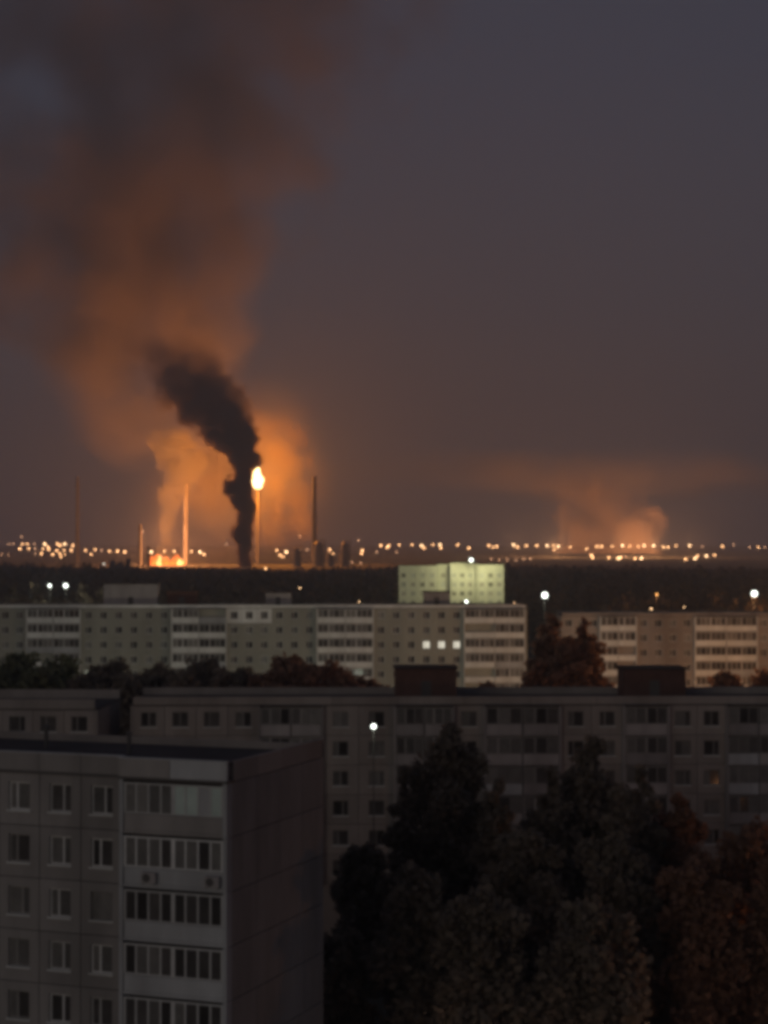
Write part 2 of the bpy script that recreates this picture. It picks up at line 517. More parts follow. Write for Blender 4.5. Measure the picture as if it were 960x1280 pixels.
# ---- rows 2 and 3: long blocks seen square on
def long_block(name, label, Y, rz, x0, x1, zb, SH, N, cols, wall, par, frame, k0, joined, seed, dep=12.0, bay=3.1, par_top=0.55,
               detail=2, sash=0.95, wwin=(1.5, 1.45), pane_w=(0.7, 0.3), open_=0.1, painted=None, lit=(), pivot=0.0, band='grey_paint', roof_rooms=(), cover_special=None, fine=True):
    """cols = (xa, xb) columns of loggias; between them bays with windows; storeys below k0 stay plain (hidden)."""
    rng = random.Random(seed)
    root = empty(name, (pivot, Y, zb), rz)
    tag(root, label, 'apartment block')
    lx = lambda x: x - pivot
    top = SH * N
    MB().box(lx(x0) + 0.02, lx(x1) - 0.02, 0.30, dep - 0.02, -3, top - 0.01).build('wall_core', M['concrete_core'], root)
    if k0 > 0:
        MB().box(lx(x0), lx(x1), 0.0, 0.28, -3, SH * k0 - 0.02).build('lower_wall', M[wall], root)
    # end walls
    for xe in (lx(x0) - 0.25, lx(x1)):
        MB().box(xe, xe + 0.25, 0.0, dep, -3, top - 0.01).build('end_wall', M[wall], root)
    segs, cur = [], x0
    for a, b in sorted(cols):
        if a > cur: segs.append((cur, a))
        cur = b
    if cur < x1: segs.append((cur, x1))
    for (a, b) in segs:
        wallmb = MB()
        nb = max(1, round((b - a) / bay))
        bw = (b - a) / nb
        ww, wh = min(wwin[0], bw - 0.5), wwin[1]
        for k in range(k0, N):
            for i in range(nb):
                px, pz = lx(a) + i * bw, k * SH
                wx = (bw - ww) / 2
                op = (round(wx, 3), 0.8, round(ww, 3), wh)
                xm = a + (i + 0.5) * bw
                pm = wall
                if painted and k >= painted[2] and painted[0] < xm < painted[1]: pm = 'white_paint'
                if joined and pm == wall:
                    wallmb.ring(px, px + bw, pz + 0.006, pz + SH - 0.006, px + wx, px + wx + ww, pz + 0.8, pz + 0.8 + wh, 0, 0.28)
                else:
                    inst('wall_panel', panel_mesh(bw, SH, op, pm), root, (px, 0, pz))
                pk = ['glass', 'curtain'][rng.random() > pane_w[0]]
                for (lk, la, lb) in lit:
                    if k == lk and la < xm < lb: pk = 'lit_window'
                window(root, px + wx, pz + 0.8, round(ww, 3), wh, [rng.choice([0.35, 0.5, 0.64])] if detail == 2 else [0.4],
                       [pk, 'glass' if pk != 'lit_window' and rng.random() < .5 else pk], fm=frame, sill=detail == 2, detail=detail)
        if joined and wallmb.f: wallmb.build('wall', M[wall], root)
    for (a, b) in cols:
        nl = 2 if b - a > 5.4 else 1
        w = (b - a - 0.2) / nl
        for k in range(k0, N):
            for j in range(nl):
                xa = lx(a) + 0.1 + j * w
                loggia(root, xa + 0.05, xa + w - 0.05, k * SH, SH, rng, max(3, int(w / sash)), par=par if rng.random() < 0.85 else 'grey_paint', fm=frame,
                       fine=fine, out=0.6, open_=open_, pane_w=pane_w)
            MB().box(lx(a) + 0.1, lx(b) - 0.1, 0.05, 0.29, k * SH + 0.2, (k + 1) * SH - 0.02).build('loggia_back_wall', M[wall], root)
        for s in (lx(a) - 0.05, lx(b) - 0.1):
            MB().box(s, s + 0.15, -0.64, 0.0, k0 * SH, top - 0.01).build('side_post', M[par], root)
        MB().box(lx(a) - 0.06, lx(b) + 0.06, -0.66, 0.02, top + 0.003, top + 0.10).build('loggia_roof', M['roofing'], root)
    # roof edge in lengths, roof, machine rooms
    n = max(1, round((x1 - x0) / 6.2))
    for i in range(n):
        a, b = lx(x0) + (x1 - x0) * i / n, lx(x0) + (x1 - x0) * (i + 1) / n
        MB().box(a + 0.015, b - 0.015, -0.09, 0.22, top + 0.105, top + par_top).build('parapet_panel', M[band], root)
    MB().box(lx(x0) - 0.25, lx(x1) + 0.25, dep - 0.25, dep, top, top + par_top - 0.02).build('rear_parapet', M['concrete_tan'], root)
    MB().box(lx(x0) - 0.25, lx(x1) + 0.25, 0.23, dep - 0.26, top, top + 0.12).build('roof', M['roofing'], root)
    for (a, b, hgt, yy, dd, mt) in roof_rooms:
        rm = MB().box(lx(a), lx(b), yy, yy + dd, top + 0.12, top + 0.12 + hgt).build('machine_room', M[mt], root)
        MB().box(lx(a) - 0.15, lx(b) + 0.15, yy - 0.15, yy + dd + 0.15, top + 0.125 + hgt, top + 0.27 + hgt).build('machine_room_roof', M['roofing'], rm)
        c = lx((a + b) / 2)
        MB().box(c - 0.5, c + 0.45, yy - 0.05, yy - 0.004, top + 0.14, top + 2.1).build('door', M['dark_metal'], rm)
    return root


# row 2
long_block('apartment_block', 'long dim eight storey block crossing the middle, loggia columns partly behind dark trees', 182, R(1.2), -23.7, 64, 0, 2.8, 8,
           [(-11.8, -5.8), (1.0, 6.6), (9.5, 16.7), (22.7, 27.0), (32.5, 38.6), (44, 50), (55, 60)], 'concrete_tan', 'dim_paint', 'frame_old', 2, False, 21,
           pane_w=(0.4, 0.6), open_=0.12, pivot=0.0, par_top=0.85, band='concrete_tan',
           roof_rooms=((1.2, 7.1, 3.1, 3.5, 4.5, 'brick_dark'), (23.3, 29.3, 3.0, 3.5, 4.5, 'brick_dark')))
long_block('apartment_block', 'dim block at the left frame edge behind the near roof, dark gap beside it', 177, R(-2), -60, -26.6, 0, 2.8, 8,
           [(-47, -41), (-58, -52)], 'concrete_tan', 'dim_paint', 'frame_old', 4, False, 22, par_top=1.0, band='concrete_tan', pivot=-27)
# row 3
long_block('apartment_block', 'long pale block with white banded loggia columns and three lit windows', 364, R(0.25), -92, 26.9, 0, 2.8, 9,
           [(-67.6, -57.4), (-40.2, -29.8), (-12.7, -2.0), (15.2, 26.7)], 'concrete_pale', 'white_paint', 'frame', 3, True, 31, detail=1, fine=False, sash=0.9,
           wwin=(1.35, 1.4), pane_w=(0.6, 0.4), open_=0.12, painted=(-29.6, -20.6, 8), lit=((6, 6.0, 8.6), (6, 9.2, 11.4), (6, 12.0, 14.8)), bay=2.75, par_top=0.65, band='white_paint',
           roof_rooms=((-53.5, -43.2, 4.4, 3.0, 6.0, 'dim_paint'), (-41.6, -35.8, 3.0, 4.5, 5.0, 'brick_dark'), (-22.6, -17.8, 2.7, 3.0, 4.5, 'dim_paint'), (7.6, 12.6, 2.9, 2.0, 4.5, 'dim_paint')))
long_block('apartment_block', 'warm lit banded block at the right frame edge beyond the long dim block', 364, R(-0.6), 33.8, 100, -1.5, 2.8, 9,
           [(40.9, 47.8), (58.8, 70.6), (83, 90)], 'concrete_tan', 'white_paint', 'frame', 3, True, 33, detail=1, fine=False, sash=0.9,
           wwin=(1.35, 1.4), pane_w=(0.6, 0.4), open_=0.1, bay=2.75, par_top=0.6, band='concrete_tan', pivot=34)


# ---- the floodlit block far behind
def flood_block():
    Y = 600.0
    SH, N = 2.85, 10
    root = empty('apartment_block', (0, Y, 0), R(-1.5))
    tag(root, 'greenish floodlit tall block standing beyond the long pale block', 'apartment block')
    rng = random.Random(9)
    top = 30.6
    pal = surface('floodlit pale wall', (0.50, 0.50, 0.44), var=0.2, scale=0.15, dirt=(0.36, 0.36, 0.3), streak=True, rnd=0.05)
    secs = [(4.6, 16.4, 0.0, top - 0.4), (16.4, 20.6, 1.6, top), (20.6, 28.2, 0.6, top + 0.5), (28.2, 29.2, 1.8, top + 0.2), (29.2, 37.4, 0.3, top - 0.1)]
    for (a, b, y, t) in secs:
        w = MB()
        nb = max(1, round((b - a) / 2.9)); bw = (b - a) / nb
        ww = min(1.4, bw - 0.5)
        for k in range(3, N):
            z = k * SH
            for i in range(nb):
                x = a + i * bw + (bw - ww) / 2
                w.ring(a + i * bw, a + (i + 1) * bw, z, z + SH - 0.01, x, x + ww, z + 0.85, z + 2.2, y, y + 0.3)
                window(root, x, z + 0.85, round(ww, 3), 1.35, [0.45], rng.choice(['grey_paint', 'curtain', 'dim_paint']), fm='frame', sill=False, y=y, detail=1)
        w.box(a, b, y + 0.001, y + 0.3, N * SH, t)
        w.box(a, b, y + 0.302, 14, 3 * SH, t - 0.05)
        w.box(a, b, y, 14.2, -1, 3 * SH - 0.01)
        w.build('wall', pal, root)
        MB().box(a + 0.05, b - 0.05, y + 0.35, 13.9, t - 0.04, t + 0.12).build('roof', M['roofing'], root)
    for x in (16.5, 20.7, 28.3, 29.3):
        MB().tube([(x, -0.1 + 0.2, 8), (x, 0.1, top - 0.5)], [0.12, 0.12], 6).build('downpipe', M['grey_paint'], root)


flood_block()


# ------------------------------------------------------------------ lamps
def point(name, loc, power, col, parent=None, radius=0.3):
    d = bpy.data.lights.new(name, 'POINT')
    d.energy = power
    d.color = col
    d.shadow_soft_size = radius
    o = bpy.data.objects.new(name, d)
    o.location = loc
    if parent: o.parent = parent
    COL.objects.link(o)
    return o


def bulb_mesh(r, mat, squash=1.0):
    def mk():
        b = MB()
        rings = [(math.sin(t) * r, -math.cos(t) * r * squash) for t in [math.pi * i / 8 for i in range(1, 8)]]
        b.tube([(0, 0, z) for _, z in rings], [q for q, _ in rings], 12)
        return b.mesh('lamp_head', mat, smooth=True)
    return cached(('bulb', r, mat.name, squash), mk)


E_WHITE = emissive('cool white lamp', (0.92, 1.0, 0.90), 14, sample=False)
E_WARM = emissive('far warm lamp', (1.0, 0.50, 0.21), 12, sample=False)
E_WARM2 = emissive('far bright lamp', (1.0, 0.60, 0.30), 22, sample=False)
E_DIM = emissive('far dim lamp', (1.0, 0.50, 0.26), 5, sample=False)
E_SODIUM = emissive('sodium lamp', (1.0, 0.45, 0.12), 6, sample=False)


def lamp_post(name, p, r, mat, label, cat, group=None, power=0, col=(1, 1, 1), pole_r=None, arm=True):
    """A post from the ground up to a glowing head at p."""
    root = empty(name, (p.x, p.y, 0))
    tag(root, label, cat, group)
    pr = pole_r or max(0.07, r * 0.10)
    key = (round(p.z, 1), round(pr, 2))
    MB().tube([(0, 0.3 + r, 0), (0, 0.3 + r, p.z * 0.6), (0, 0.3 + r, p.z + r)], [pr, pr * .8, pr * .6], 6).build('pole', M['dark_metal'], root)
    MB().box(-pr * .5, pr * .5, 0.0, 0.3 + r, p.z + r * 1.02, p.z + r * 1.02 + pr).build('arm', M['dark_metal'], root)
    inst('lamp_head', bulb_mesh(round(r, 2), mat), root, (0, 0, p.z))
    MB().box(-r * .95, r * .95, r * 1.02, r * 1.12, p.z - r * 1.3, p.z + r).box(-r * .95, r * .95, -r * .5, r * 1.0, p.z + r * 1.003, p.z + r * 1.018).build('housing', M['dark_metal'], root)
    if power:
        point('lamp_and_fill_light', (0, -r * 1.6 - 0.3, p.z - 0.2), power, col, root, radius=max(r, 0.3))
    return root


GREENISH = (0.92, 1.0, 0.80)
lamp_post('floodlight_mast', at(681, 744, 440), 0.62, E_WHITE, 'brightest white floodlight on a mast in the gap between the two banded blocks', 'floodlight', None, 1500, GREENISH)
lamp_post('floodlight_mast', at(943, 742, 440), 0.62, E_WHITE, 'white floodlight on a mast in the orange glow at the right edge', 'floodlight', None, 6000, (1.0, 0.5, 0.2))
lamp_post('floodlight_mast', at(62, 732, 700), 0.5, E_WHITE, 'left one of two close white lights in the dark woods at far left', 'floodlight', 'pair of white lights in the woods', 2500, GREENISH)
lamp_post('floodlight_mast', at(82, 732, 700), 0.7, E_WHITE, 'right and brighter of two close white lights in the dark woods at far left', 'floodlight', 'pair of white lights in the woods', 2500, GREENISH)
lamp_post('street_lamp', at(467, 908, 172), 0.20, E_WHITE, 'white street lamp in front of the long dim block, left of the dark trees', 'street lamp', None, 60, GREENISH)
lamp_post('floodlight_mast', at(589, 700, 592), 0.5, E_WHITE, 'white floodlight at the roof edge of the greenish block', 'floodlight', 'floodlights of the greenish block', 8000, (1.0, 0.95, 0.47))
lamp_post('floodlight_mast', at(583, 752, 570), 0.4, E_WHITE, 'white floodlight low in front of the greenish block', 'floodlight', 'floodlights of the greenish block', 5000, (1.0, 0.95, 0.47))
lamp_post('floodlight_mast', at(520, 765, 560), 0.5, E_WHITE, 'floodlight hidden low before the left wing of the greenish block', 'floodlight', 'floodlights of the greenish block', 5000, (1.0, 0.95, 0.47))
for (px, py, Y, r, lab) in ((643, 754, 420, 0.14, 'small white light above the right end of the long pale block'),
                            (375, 735, 560, 0.15, 'faint white light beside a small rooftop box'),
                            (449, 752, 440, 0.1, 'faint light over the middle of the pale block roof'),
                            (814, 761, 420, 0.13, 'small pale light above the warm lit block roof'),
                            
                            (855, 759, 420, 0.09, 'faintest light just above the warm lit block roof'),
                            (38, 733, 700, 0.1, 'faint light left of the two white lights in the woods'),
                            (130, 705, 1500, 0.4, 'faint light at the top of the woods, far left')):
    lamp_post('street_lamp', at(px, py, Y), r, E_WARM2 if r < .34 else E_WHITE, lab, 'street lamp', 'small lights around the blocks')

lamp_post('street_lamp', at(821, 743, 640), 0.25, E_SODIUM, 'small pinkish light in the dark woods over the warm lit block', 'street lamp', None, 1500, (1.0, 0.42, 0.16))
lamp_post('street_lamp', at(985, 724, 640), 0.4, E_SODIUM, 'orange lamp added among the woods just past the right frame edge', 'street lamp', None, 9000, (1.0, 0.40, 0.13))  # unseen lamp added to warm the woods on the right
lamp_post('street_lamp', Vector((29, 266, 11)), 0.2, E_SODIUM, 'orange lamp added before the reddish trees in the gap, hidden by the dim block', 'street lamp', None, 2600, (1.0, 0.40, 0.16))  # added lamp that reddens the camera side of the gap trees
lamp_post('street_lamp', Vector((64, 262, 11)), 0.2, E_SODIUM, 'orange street lamp before the warm lit block, hidden by the dim block', 'street lamp', None, 4200, (1.0, 0.42, 0.17))
for (x, y, P, lab) in ((2.5, 117, 45, 'added lamp low under the broad dark tree'), (9.4, 114.5, 50, 'added lamp low in the dip between the dark clumps'),
                        (17.2, 116, 50, 'added lamp low under the right hand clump'), (24, 118, 80, 'added lamp low under the reddish trees')):
    lamp_post('street_lamp', Vector((x, y, 7.2)), 0.15, E_SODIUM, lab, 'street lamp', 'added yard lamps', P, (1.0, 0.68, 0.52))  # unseen lamps added below the frame to brighten the dark trees
# street lamps in the lane before the pale blocks and in the yards
for i, (x, y, h, P, c) in enumerate(((-62, 328, 11, 1500, GREENISH), (-33, 328, 11, 2400, GREENISH), (-5, 328, 11, 3400, GREENISH), (20, 326, 11, 3600, (0.98, 0.96, 0.80)),
                                     (52, 326, 11, 13000, (1.0, 0.50, 0.22)), (80, 326, 11, 22000, (1.0, 0.44, 0.16)))):
    lamp_post('street_lamp', Vector((x, y, h)), 0.25, E_SODIUM if i > 3 else E_WHITE, 'street lamp in the lane before ' + ('the leftmost loggia column', 'the second loggia column from left', 'the third loggia column from left', 'the last loggia column of the pale block', 'the first loggia column of the warm lit block', 'the right end of the warm lit block')[i], 'street lamp', 'street lamps in the lane', P, c)
lamp_post('street_lamp', Vector((44, 132, 8)), 0.25, E_SODIUM, 'orange street lamp beyond the right frame edge by the dark trees', 'street lamp', None, 3000, (1.0, 0.42, 0.16))
lamp_post('street_lamp', Vector((31, 112, 6)), 0.22, E_SODIUM, 'orange lamp added in the yard below the right hand trees', 'street lamp', None, 150, (1.0, 0.46, 0.24))  # another added lamp, lifting the right hand trees
lamp_post('street_lamp', Vector((-14, 70, 8)), 0.25, E_WHITE, 'street lamp in the yard before the near block', 'street lamp', None, 900, (0.86, 0.95, 0.95))

# the lights along the horizon: (px, py, size)
ROW = [(486, 682, 2), (499, 681, 1), (515, 681, 1), (527, 682, 3), (530, 685, 2), (541, 681, 1), (550, 681, 3), (551, 685, 2), (572, 681, 2), (586, 685, 2),
       (611, 682, 2), (621, 683, 2), (616, 684, 1), (642, 681, 3), (647, 684, 2), (658, 682, 2), (671, 682, 2), (684, 682, 3), (692, 682, 1), (698, 683, 3), (693, 687, 1), (713, 684, 1),
       (733, 686, 1), (746, 683, 2), (752, 683, 2), (765, 683, 1), (778, 682, 3), (787, 683, 1), (798, 683, 1), (805, 682, 3), (817, 682, 3), (829, 684, 2), (835, 684, 2), (845, 682, 1),
       (862, 682, 3), (878, 683, 0), (903, 683, 2), (917, 681, 0), (937, 684, 0), (948, 684, 1), (956, 684, 0)]
LOW = [(739, 694, 2), (741, 697, 2), (761, 697, 2), (773, 698, 3), (776, 697, 2), (782, 696, 0), (794, 698, 2), (802, 698, 3), (857, 699, 2), (869, 698, 3), (872, 695, 1), (883, 695, 3), (893, 694, 1),
       (614, 699, 0), (624, 700, 0), (634, 700, 0), (645, 700, 0), (655, 699, 0), (663, 699, 0)]
LEFT = [(11, 680, 0), (17, 680, 0), (27, 671, 0), (28, 680, 1), (34, 680, 1), (43, 680, 0), (25, 686, 2), (36, 686, 1), (44, 686, 0), (2, 693, 0), (11, 693, 0), (44, 692, 0)]
CLUSTER = [(56, 680, 3), (60, 684, 2), (72, 680, 2), (75, 682, 2), (81, 680, 3), (91, 682, 2), (71, 688, 2), (80, 688, 1), (89, 688, 2), (52, 692, 2), (61, 687, 2), (66, 693, 2), (75, 692, 2), (81, 693, 1), (76, 696, 1), (54, 686, 1)]
MID = [(107, 688, 1), (119, 687, 1), (127, 688, 0), (137, 689, 1), (147, 689, 2), (156, 690, 2), (114, 693, 1), (179, 665, 0), (189, 690, 3), (206, 689, 2), (218, 689, 1),
       (239, 689, 1), (250, 690, 3), (255, 693, 2), (283, 680, 0), (322, 688, 1), (346, 688, 1), (358, 690, 3), (350, 694, 2), (354, 696, 1), (374, 687, 1), (384, 687, 0), (412, 687, 1), (417, 692, 2), (332, 711, 2), (375, 670, 0),
       (412, 690, 0), (448, 675, 0), (453, 688, 2), (452, 692, 2), (476, 682, 2), (484, 684, 2), (471, 690, 0), (496, 690, 0), (451, 704, 0), (440, 703, 0)]
rl = random.Random(77)
ORD = 'first second third fourth fifth sixth seventh eighth ninth tenth eleventh twelfth'.split()
SIZE = ('faint', 'small', 'middling', 'large bright')
SEGS = ((ROW, 4500, 'upper row of horizon lights', ((497, 'upper row just left of the greenish block'), (560, 'horizon row above the greenish block, left half'),
                     (634, 'horizon row above the greenish block, right half'), (705, 'upper row between greenish block and orange smoke'),
                     (768, 'upper row under the orange smoke, left half'), (838, 'upper row under the orange smoke, right half'), (999, 'sparse upper row near the right edge'))),
        (LOW, 3400, 'lower row of horizon lights', ((700, 'dim low row beside the greenish block roof'), (830, 'lower row of lights under the orange smoke'), (999, 'lower row of lights near the right edge'))),
        (LEFT, 4300, 'scattered lights at far left', ((22, 'horizon close to the left frame edge'), (99, 'horizon left of the dense orange cluster'))),
        (CLUSTER, 4200, 'dense light cluster at left', ((70, 'left half of the dense orange cluster'), (99, 'right half of the dense orange cluster'))),
        (MID, 3300, 'lights around the burning plant', ((165, 'between orange cluster and the short glowing stack'), (226, 'around the ground fire'), (300, 'between tall lit stack and black smoke column'),
                     (365, 'right of the black smoke column foot'), (402, 'by the foot of the dark tall stack'), (458, 'among the dark refinery columns'), (499, 'between refinery columns and greenish block'))))
for (lst, Y0, grp, segs) in SEGS:
    seen = {}
    for (px, py, s) in sorted(lst):
        Y = Y0 + rl.uniform(-150, 150)
        p = at(px, py, Y)
        if p.z < 6: p = at(px, py, 32 * FPX / max(py - HORIZON, 1))
        r = (1.3, 1.9, 2.3, 2.8)[s] * p.y / 4500.0
        where = next(w for lim, w in segs if px < lim)
        k = seen[(where, s)] = seen.get((where, s), 0) + 1
        root = empty('floodlight_mast', (p.x, p.y, 0))
        tag(root, f'{ORD[k - 1]} {SIZE[s]} light from left, {where}', 'floodlight', grp)
        pm = cached(('farpole', int(p.z)), lambda: MB().tube([(0, 1, 0), (0, 1, p.z)], [0.4, 0.25], 5).mesh('mast', M['dark_metal']))
        inst('mast', pm, root, (0, r, 0))
        inst('lamp_head', bulb_mesh(round(r, 1), (E_DIM, E_WARM, E_WARM, E_WARM2)[s]), root, (0, 0, p.z))
        if lst is ROW and s == 3 and px > 600:
            point('lamp_and_fill_light', (0, -r * 2, p.z + r), 0.95e6 if 690 < px < 840 else 5.0e5, (1.0, 0.43, 0.16), root, radius=6)  # added glow mimicking a distant fire, to light the smoke above


# ------------------------------------------------------------------ trees
def leaf_cloud(rs, centers, radii, n, size, mat, name='crown', squash=1.0, tri=False):
    """n leaf clumps (bent quads) spread through the given balls, more of them near the shells."""
    centers = np.asarray(centers, float); radii = np.asarray(radii, float)
    w = radii ** 2; w /= w.sum()
    idx = rs.choice(len(centers), n, p=w)
    d = rs.normal(size=(n, 3)); d /= np.linalg.norm(d, axis=1)[:, None]
    q = rs.random(n) ** 0.45
    c = centers[idx] + d * (radii[idx] * q * (0.8 + 0.45 * rs.random(n)))[:, None] * np.array([1, 1, squash])
    a = rs.normal(size=(n, 3)); a /= np.linalg.norm(a, axis=1)[:, None]
    b = np.cross(a, rs.normal(size=(n, 3))); b /= np.linalg.norm(b, axis=1)[:, None]
    s = size * (0.5 + rs.random(n))[:, None]
    k = 3 if tri else 4
    if tri: v = np.stack([c - a * s, c + a * s * .6 + b * s * .8, c + a * s * .6 - b * s * .8], 1)
    else: v = np.stack([c - a * s, c + b * s * .6, c + a * s, c - b * s * .6], 1)
    me = bpy.data.meshes.new(name)
    me.vertices.add(n * k)
    me.vertices.foreach_set('co', v.reshape(-1))
    me.loops.add(n * k)
    me.loops.foreach_set('vertex_index', np.arange(n * k, dtype=np.int32))
    me.polygons.add(n)
    me.polygons.foreach_set('loop_start', np.arange(0, n * k, k, dtype=np.int32))
    me.materials.append(mat)
    me.update(calc_edges=True)
    return me


def tree(px, py, Y, wpx, label, mat='leaf', shape='cone', n=5000, size=0.34, base_frac=0.16, group=None, seed=1, name='tree'):
    """A tree whose tip the photograph shows at (px, py) and whose crown is wpx pixels wide."""
    tip = at(px, py, Y)
    H, Wd = tip.z, wpx * Y / FPX / 2
    rs = np.random.RandomState(seed)
    root = empty(name, (tip.x, Y, 0), rs.uniform(0, 6))
    tag(root, label, 'tree', group)
    t = MB()
    bend = rs.uniform(-.3, .3, (5, 2))
    tp = [(bend[i][0], bend[i][1], H * f) for i, f in enumerate((0, .25, .5, .75, .97))]
    tr = H * 0.016 + .06
    t.tube(tp, [tr * 1.25, tr, tr * .75, tr * .45, tr * .1], 8)
    cs, rr = [], []
    nl = 34 if shape == 'cone' else 26
    for i in range(nl):
        f = base_frac + (1 - base_frac) * ((i + .5) / nl) ** 0.9
        if shape == 'cone': prof = (1 - f) ** 0.75 * (1.12 - 0.15 * f) + 0.03
        elif shape == 'dome': prof = (1 - f ** 3.2) ** 0.62 * .95 + .05
        elif shape == 'column': prof = 0.95 * math.sqrt(max(0.02, 1 - (2 * (f - .45)) ** 4)) * (1 if f < .8 else max(.12, (1 - f) / .2 * .85 + .12))
        else: prof = math.sqrt(max(0.02, 1 - ((f - .62) / .45) ** 2))
        reach = Wd * prof * rs.uniform(.55, .95)
        th = i * 2.4 + rs.uniform(-.5, .5)
        zc = H * min(f, .985)
        cr = max(Wd * .13, Wd * prof * rs.uniform(.28, .46))
        end = (math.cos(th) * max(reach - cr * .5, 0), math.sin(th) * max(reach - cr * .5, 0), zc - cr * .3)
        t.tube([(0, 0, zc - reach * .45 - .2), (end[0] * .5, end[1] * .5, zc - reach * .2), end], [tr * .35 * (1.1 - f), tr * .25 * (1.1 - f), tr * .08], 5)
        cs.append(end); rr.append(cr)
        cs.append((end[0] * .45, end[1] * .45, zc + rs.uniform(-.4, .2))); rr.append(cr * .9)
    t.build('trunk', M['bark'], root)
    inst('crown', leaf_cloud(rs, cs, rr, n, size, M[mat], squash=1.05), root)
    return root


G1 = 'dark trees before the long dim block'
NEAR = [(561, 906, 140, 190, 'tall broad dark tree left of the others, in front of the long dim block', 'dome', 13000),
        (505, 958, 138, 70, 'narrow dark tree at the left flank of the broad dark tree', 'column', 4000),
        (620, 975, 134, 110, 'lower dark tree at the right flank of the broad dark tree', 'dome', 5500),
        (737, 924, 142, 175, 'tallest pointed dark tree in the middle of the right hand clump', 'dome', 10000),
        (690, 958, 138, 110, 'dark tree leaning against the left side of the tallest pointed one', 'column', 5000),
        (801, 956, 141, 105, 'slim pointed dark tree right of the tallest pointed one', 'dome', 6000),
        (850, 992, 143, 125, 'sloping dark tree at the right shoulder of the clump', 'dome', 7000),
        (770, 985, 130, 120, 'lower bushy dark tree filling the front of the right clump', 'column', 6000),
        (660, 1040, 128, 130, 'low dark tree in the dip between the two clumps', 'round', 5000),
        (935, 1035, 136, 150, 'reddish dark tree at the right frame edge', 'round', 7000),
        (985, 1075, 128, 150, 'reddish dark tree cut by the right frame edge, lower than its neighbour', 'round', 5000),
        (872, 1075, 126, 130, 'low reddish dark tree under the sloping one', 'round', 5000),
        (452, 1062, 150, 100, 'low dark tree in the shade right of the near block', 'round', 5000),
        (520, 1090, 124, 130, 'lowest dark tree at the foot of the broad one', 'round', 5000),
        (600, 1120, 118, 150, 'low wide dark tree, front left of the dip', 'round', 5000),
        (740, 1130, 118, 170, 'low wide dark tree at the front of the right clump', 'round', 5000),
        (425, 1165, 126, 90, 'dark bushy tree hard by the side wall of the near block', 'round', 4000)]
for i, (px, py, Y, w, lab, sh, n) in enumerate(NEAR):
    lamp_tint = px > 830
    tree(px, py, Y, w, lab, 'leaf_lamp_tint' if lamp_tint else 'leaf', sh, int(n * 2.4), 0.27, 0.12, G1, 100 + i)
G2 = 'trees before the pale banded blocks'
MIDT = [(18, 822, 300, 110, 'olive tree at the left frame edge before the pale block', 'leaf_pale', 'round'), (75, 826, 303, 90, 'olive tree below the leftmost loggia column', 'leaf_pale', 'round'),
        (135, 828, 300, 90, 'dark tree right of the leftmost loggia column', 'leaf', 'round'), (200, 832, 300, 80, 'dark tree at the left foot of the second loggia column', 'leaf', 'round'),
        (255, 826, 296, 90, 'dark rounded tree below the second loggia column', 'leaf', 'round'), (310, 838, 302, 80, 'low dark tree under the white painted windows', 'leaf', 'round'),
        (362, 822, 298, 80, 'dark tree left below the third loggia column', 'leaf_lamp_tint', 'round'), (408, 828, 296, 80, 'dark reddish tree below the third loggia column', 'leaf_lamp_tint', 'round'),
        (455, 846, 300, 70, 'low reddish tree between the third loggia column and a dark rooftop room', 'leaf_lamp_tint', 'round'),
        (672, 800, 300, 44, 'reddish tree at the right end of the pale block', 'leaf_lamp_tint', 'column'), (690, 770, 302, 92, 'tallest reddish tree in the gap between the banded blocks', 'leaf_lamp_tint', 'dome'),
        (730, 776, 298, 84, 'reddish tree hiding the left end of the warm lit block', 'leaf_lamp_tint', 'dome'), (708, 798, 292, 120, 'lower reddish tree in front of the gap between the banded blocks', 'leaf_lamp_tint', 'dome'),
        (905, 845, 300, 80, 'reddish tree before the loggias of the warm lit block', 'leaf_lamp_tint', 'round'), (962, 842, 300, 80, 'reddish tree at the right edge before the warm lit block', 'leaf_lamp_tint', 'round'),
        (610, 856, 296, 60, 'low reddish tree under the last loggia column of the pale block', 'leaf_lamp_tint', 'round')]
MIDT += [(-8, 842, 292, 90, 'lowest olive tree cut by the left frame edge', 'leaf_pale', 'round'), (46, 840, 290, 90, 'olive tree in front, between the two leftmost ones', 'leaf_pale', 'round'),
         (105, 845, 291, 90, 'dark tree in front, right below the leftmost loggia column', 'leaf', 'round'), (165, 845, 290, 80, 'dark tree filling the gap beside the left dim block', 'leaf', 'round'),
         (228, 842, 288, 90, 'dark front tree below the second loggia column', 'leaf', 'round'), (284, 838, 290, 80, 'dark front tree right below the second loggia column', 'leaf', 'round'),
         (335, 842, 290, 80, 'dark front tree under the right white painted window', 'leaf_lamp_tint', 'round'), (386, 836, 288, 90, 'reddish front tree left under the third loggia column', 'leaf_lamp_tint', 'round'),
         (434, 844, 288, 80, 'reddish front tree right under the third loggia column', 'leaf_lamp_tint', 'round'), (482, 858, 288, 60, 'small reddish tree beside the dark rooftop room', 'leaf_lamp_tint', 'round'),
         (712, 835, 286, 84, 'reddish tree lowest in the gap between the banded blocks', 'leaf_lamp_tint', 'round'), (676, 830, 288, 60, 'reddish front tree at the end of the pale block', 'leaf_lamp_tint', 'round'),
         (738, 806, 292, 50, 'reddish front tree at the start of the warm lit block', 'leaf_lamp_tint', 'dome')]
for i, (px, py, Y, w, lab, mt, sh) in enumerate(MIDT):
    tree(px, py, Y, w, lab, mt, sh, 4500, 0.5, 0.15, G2, 300 + i)


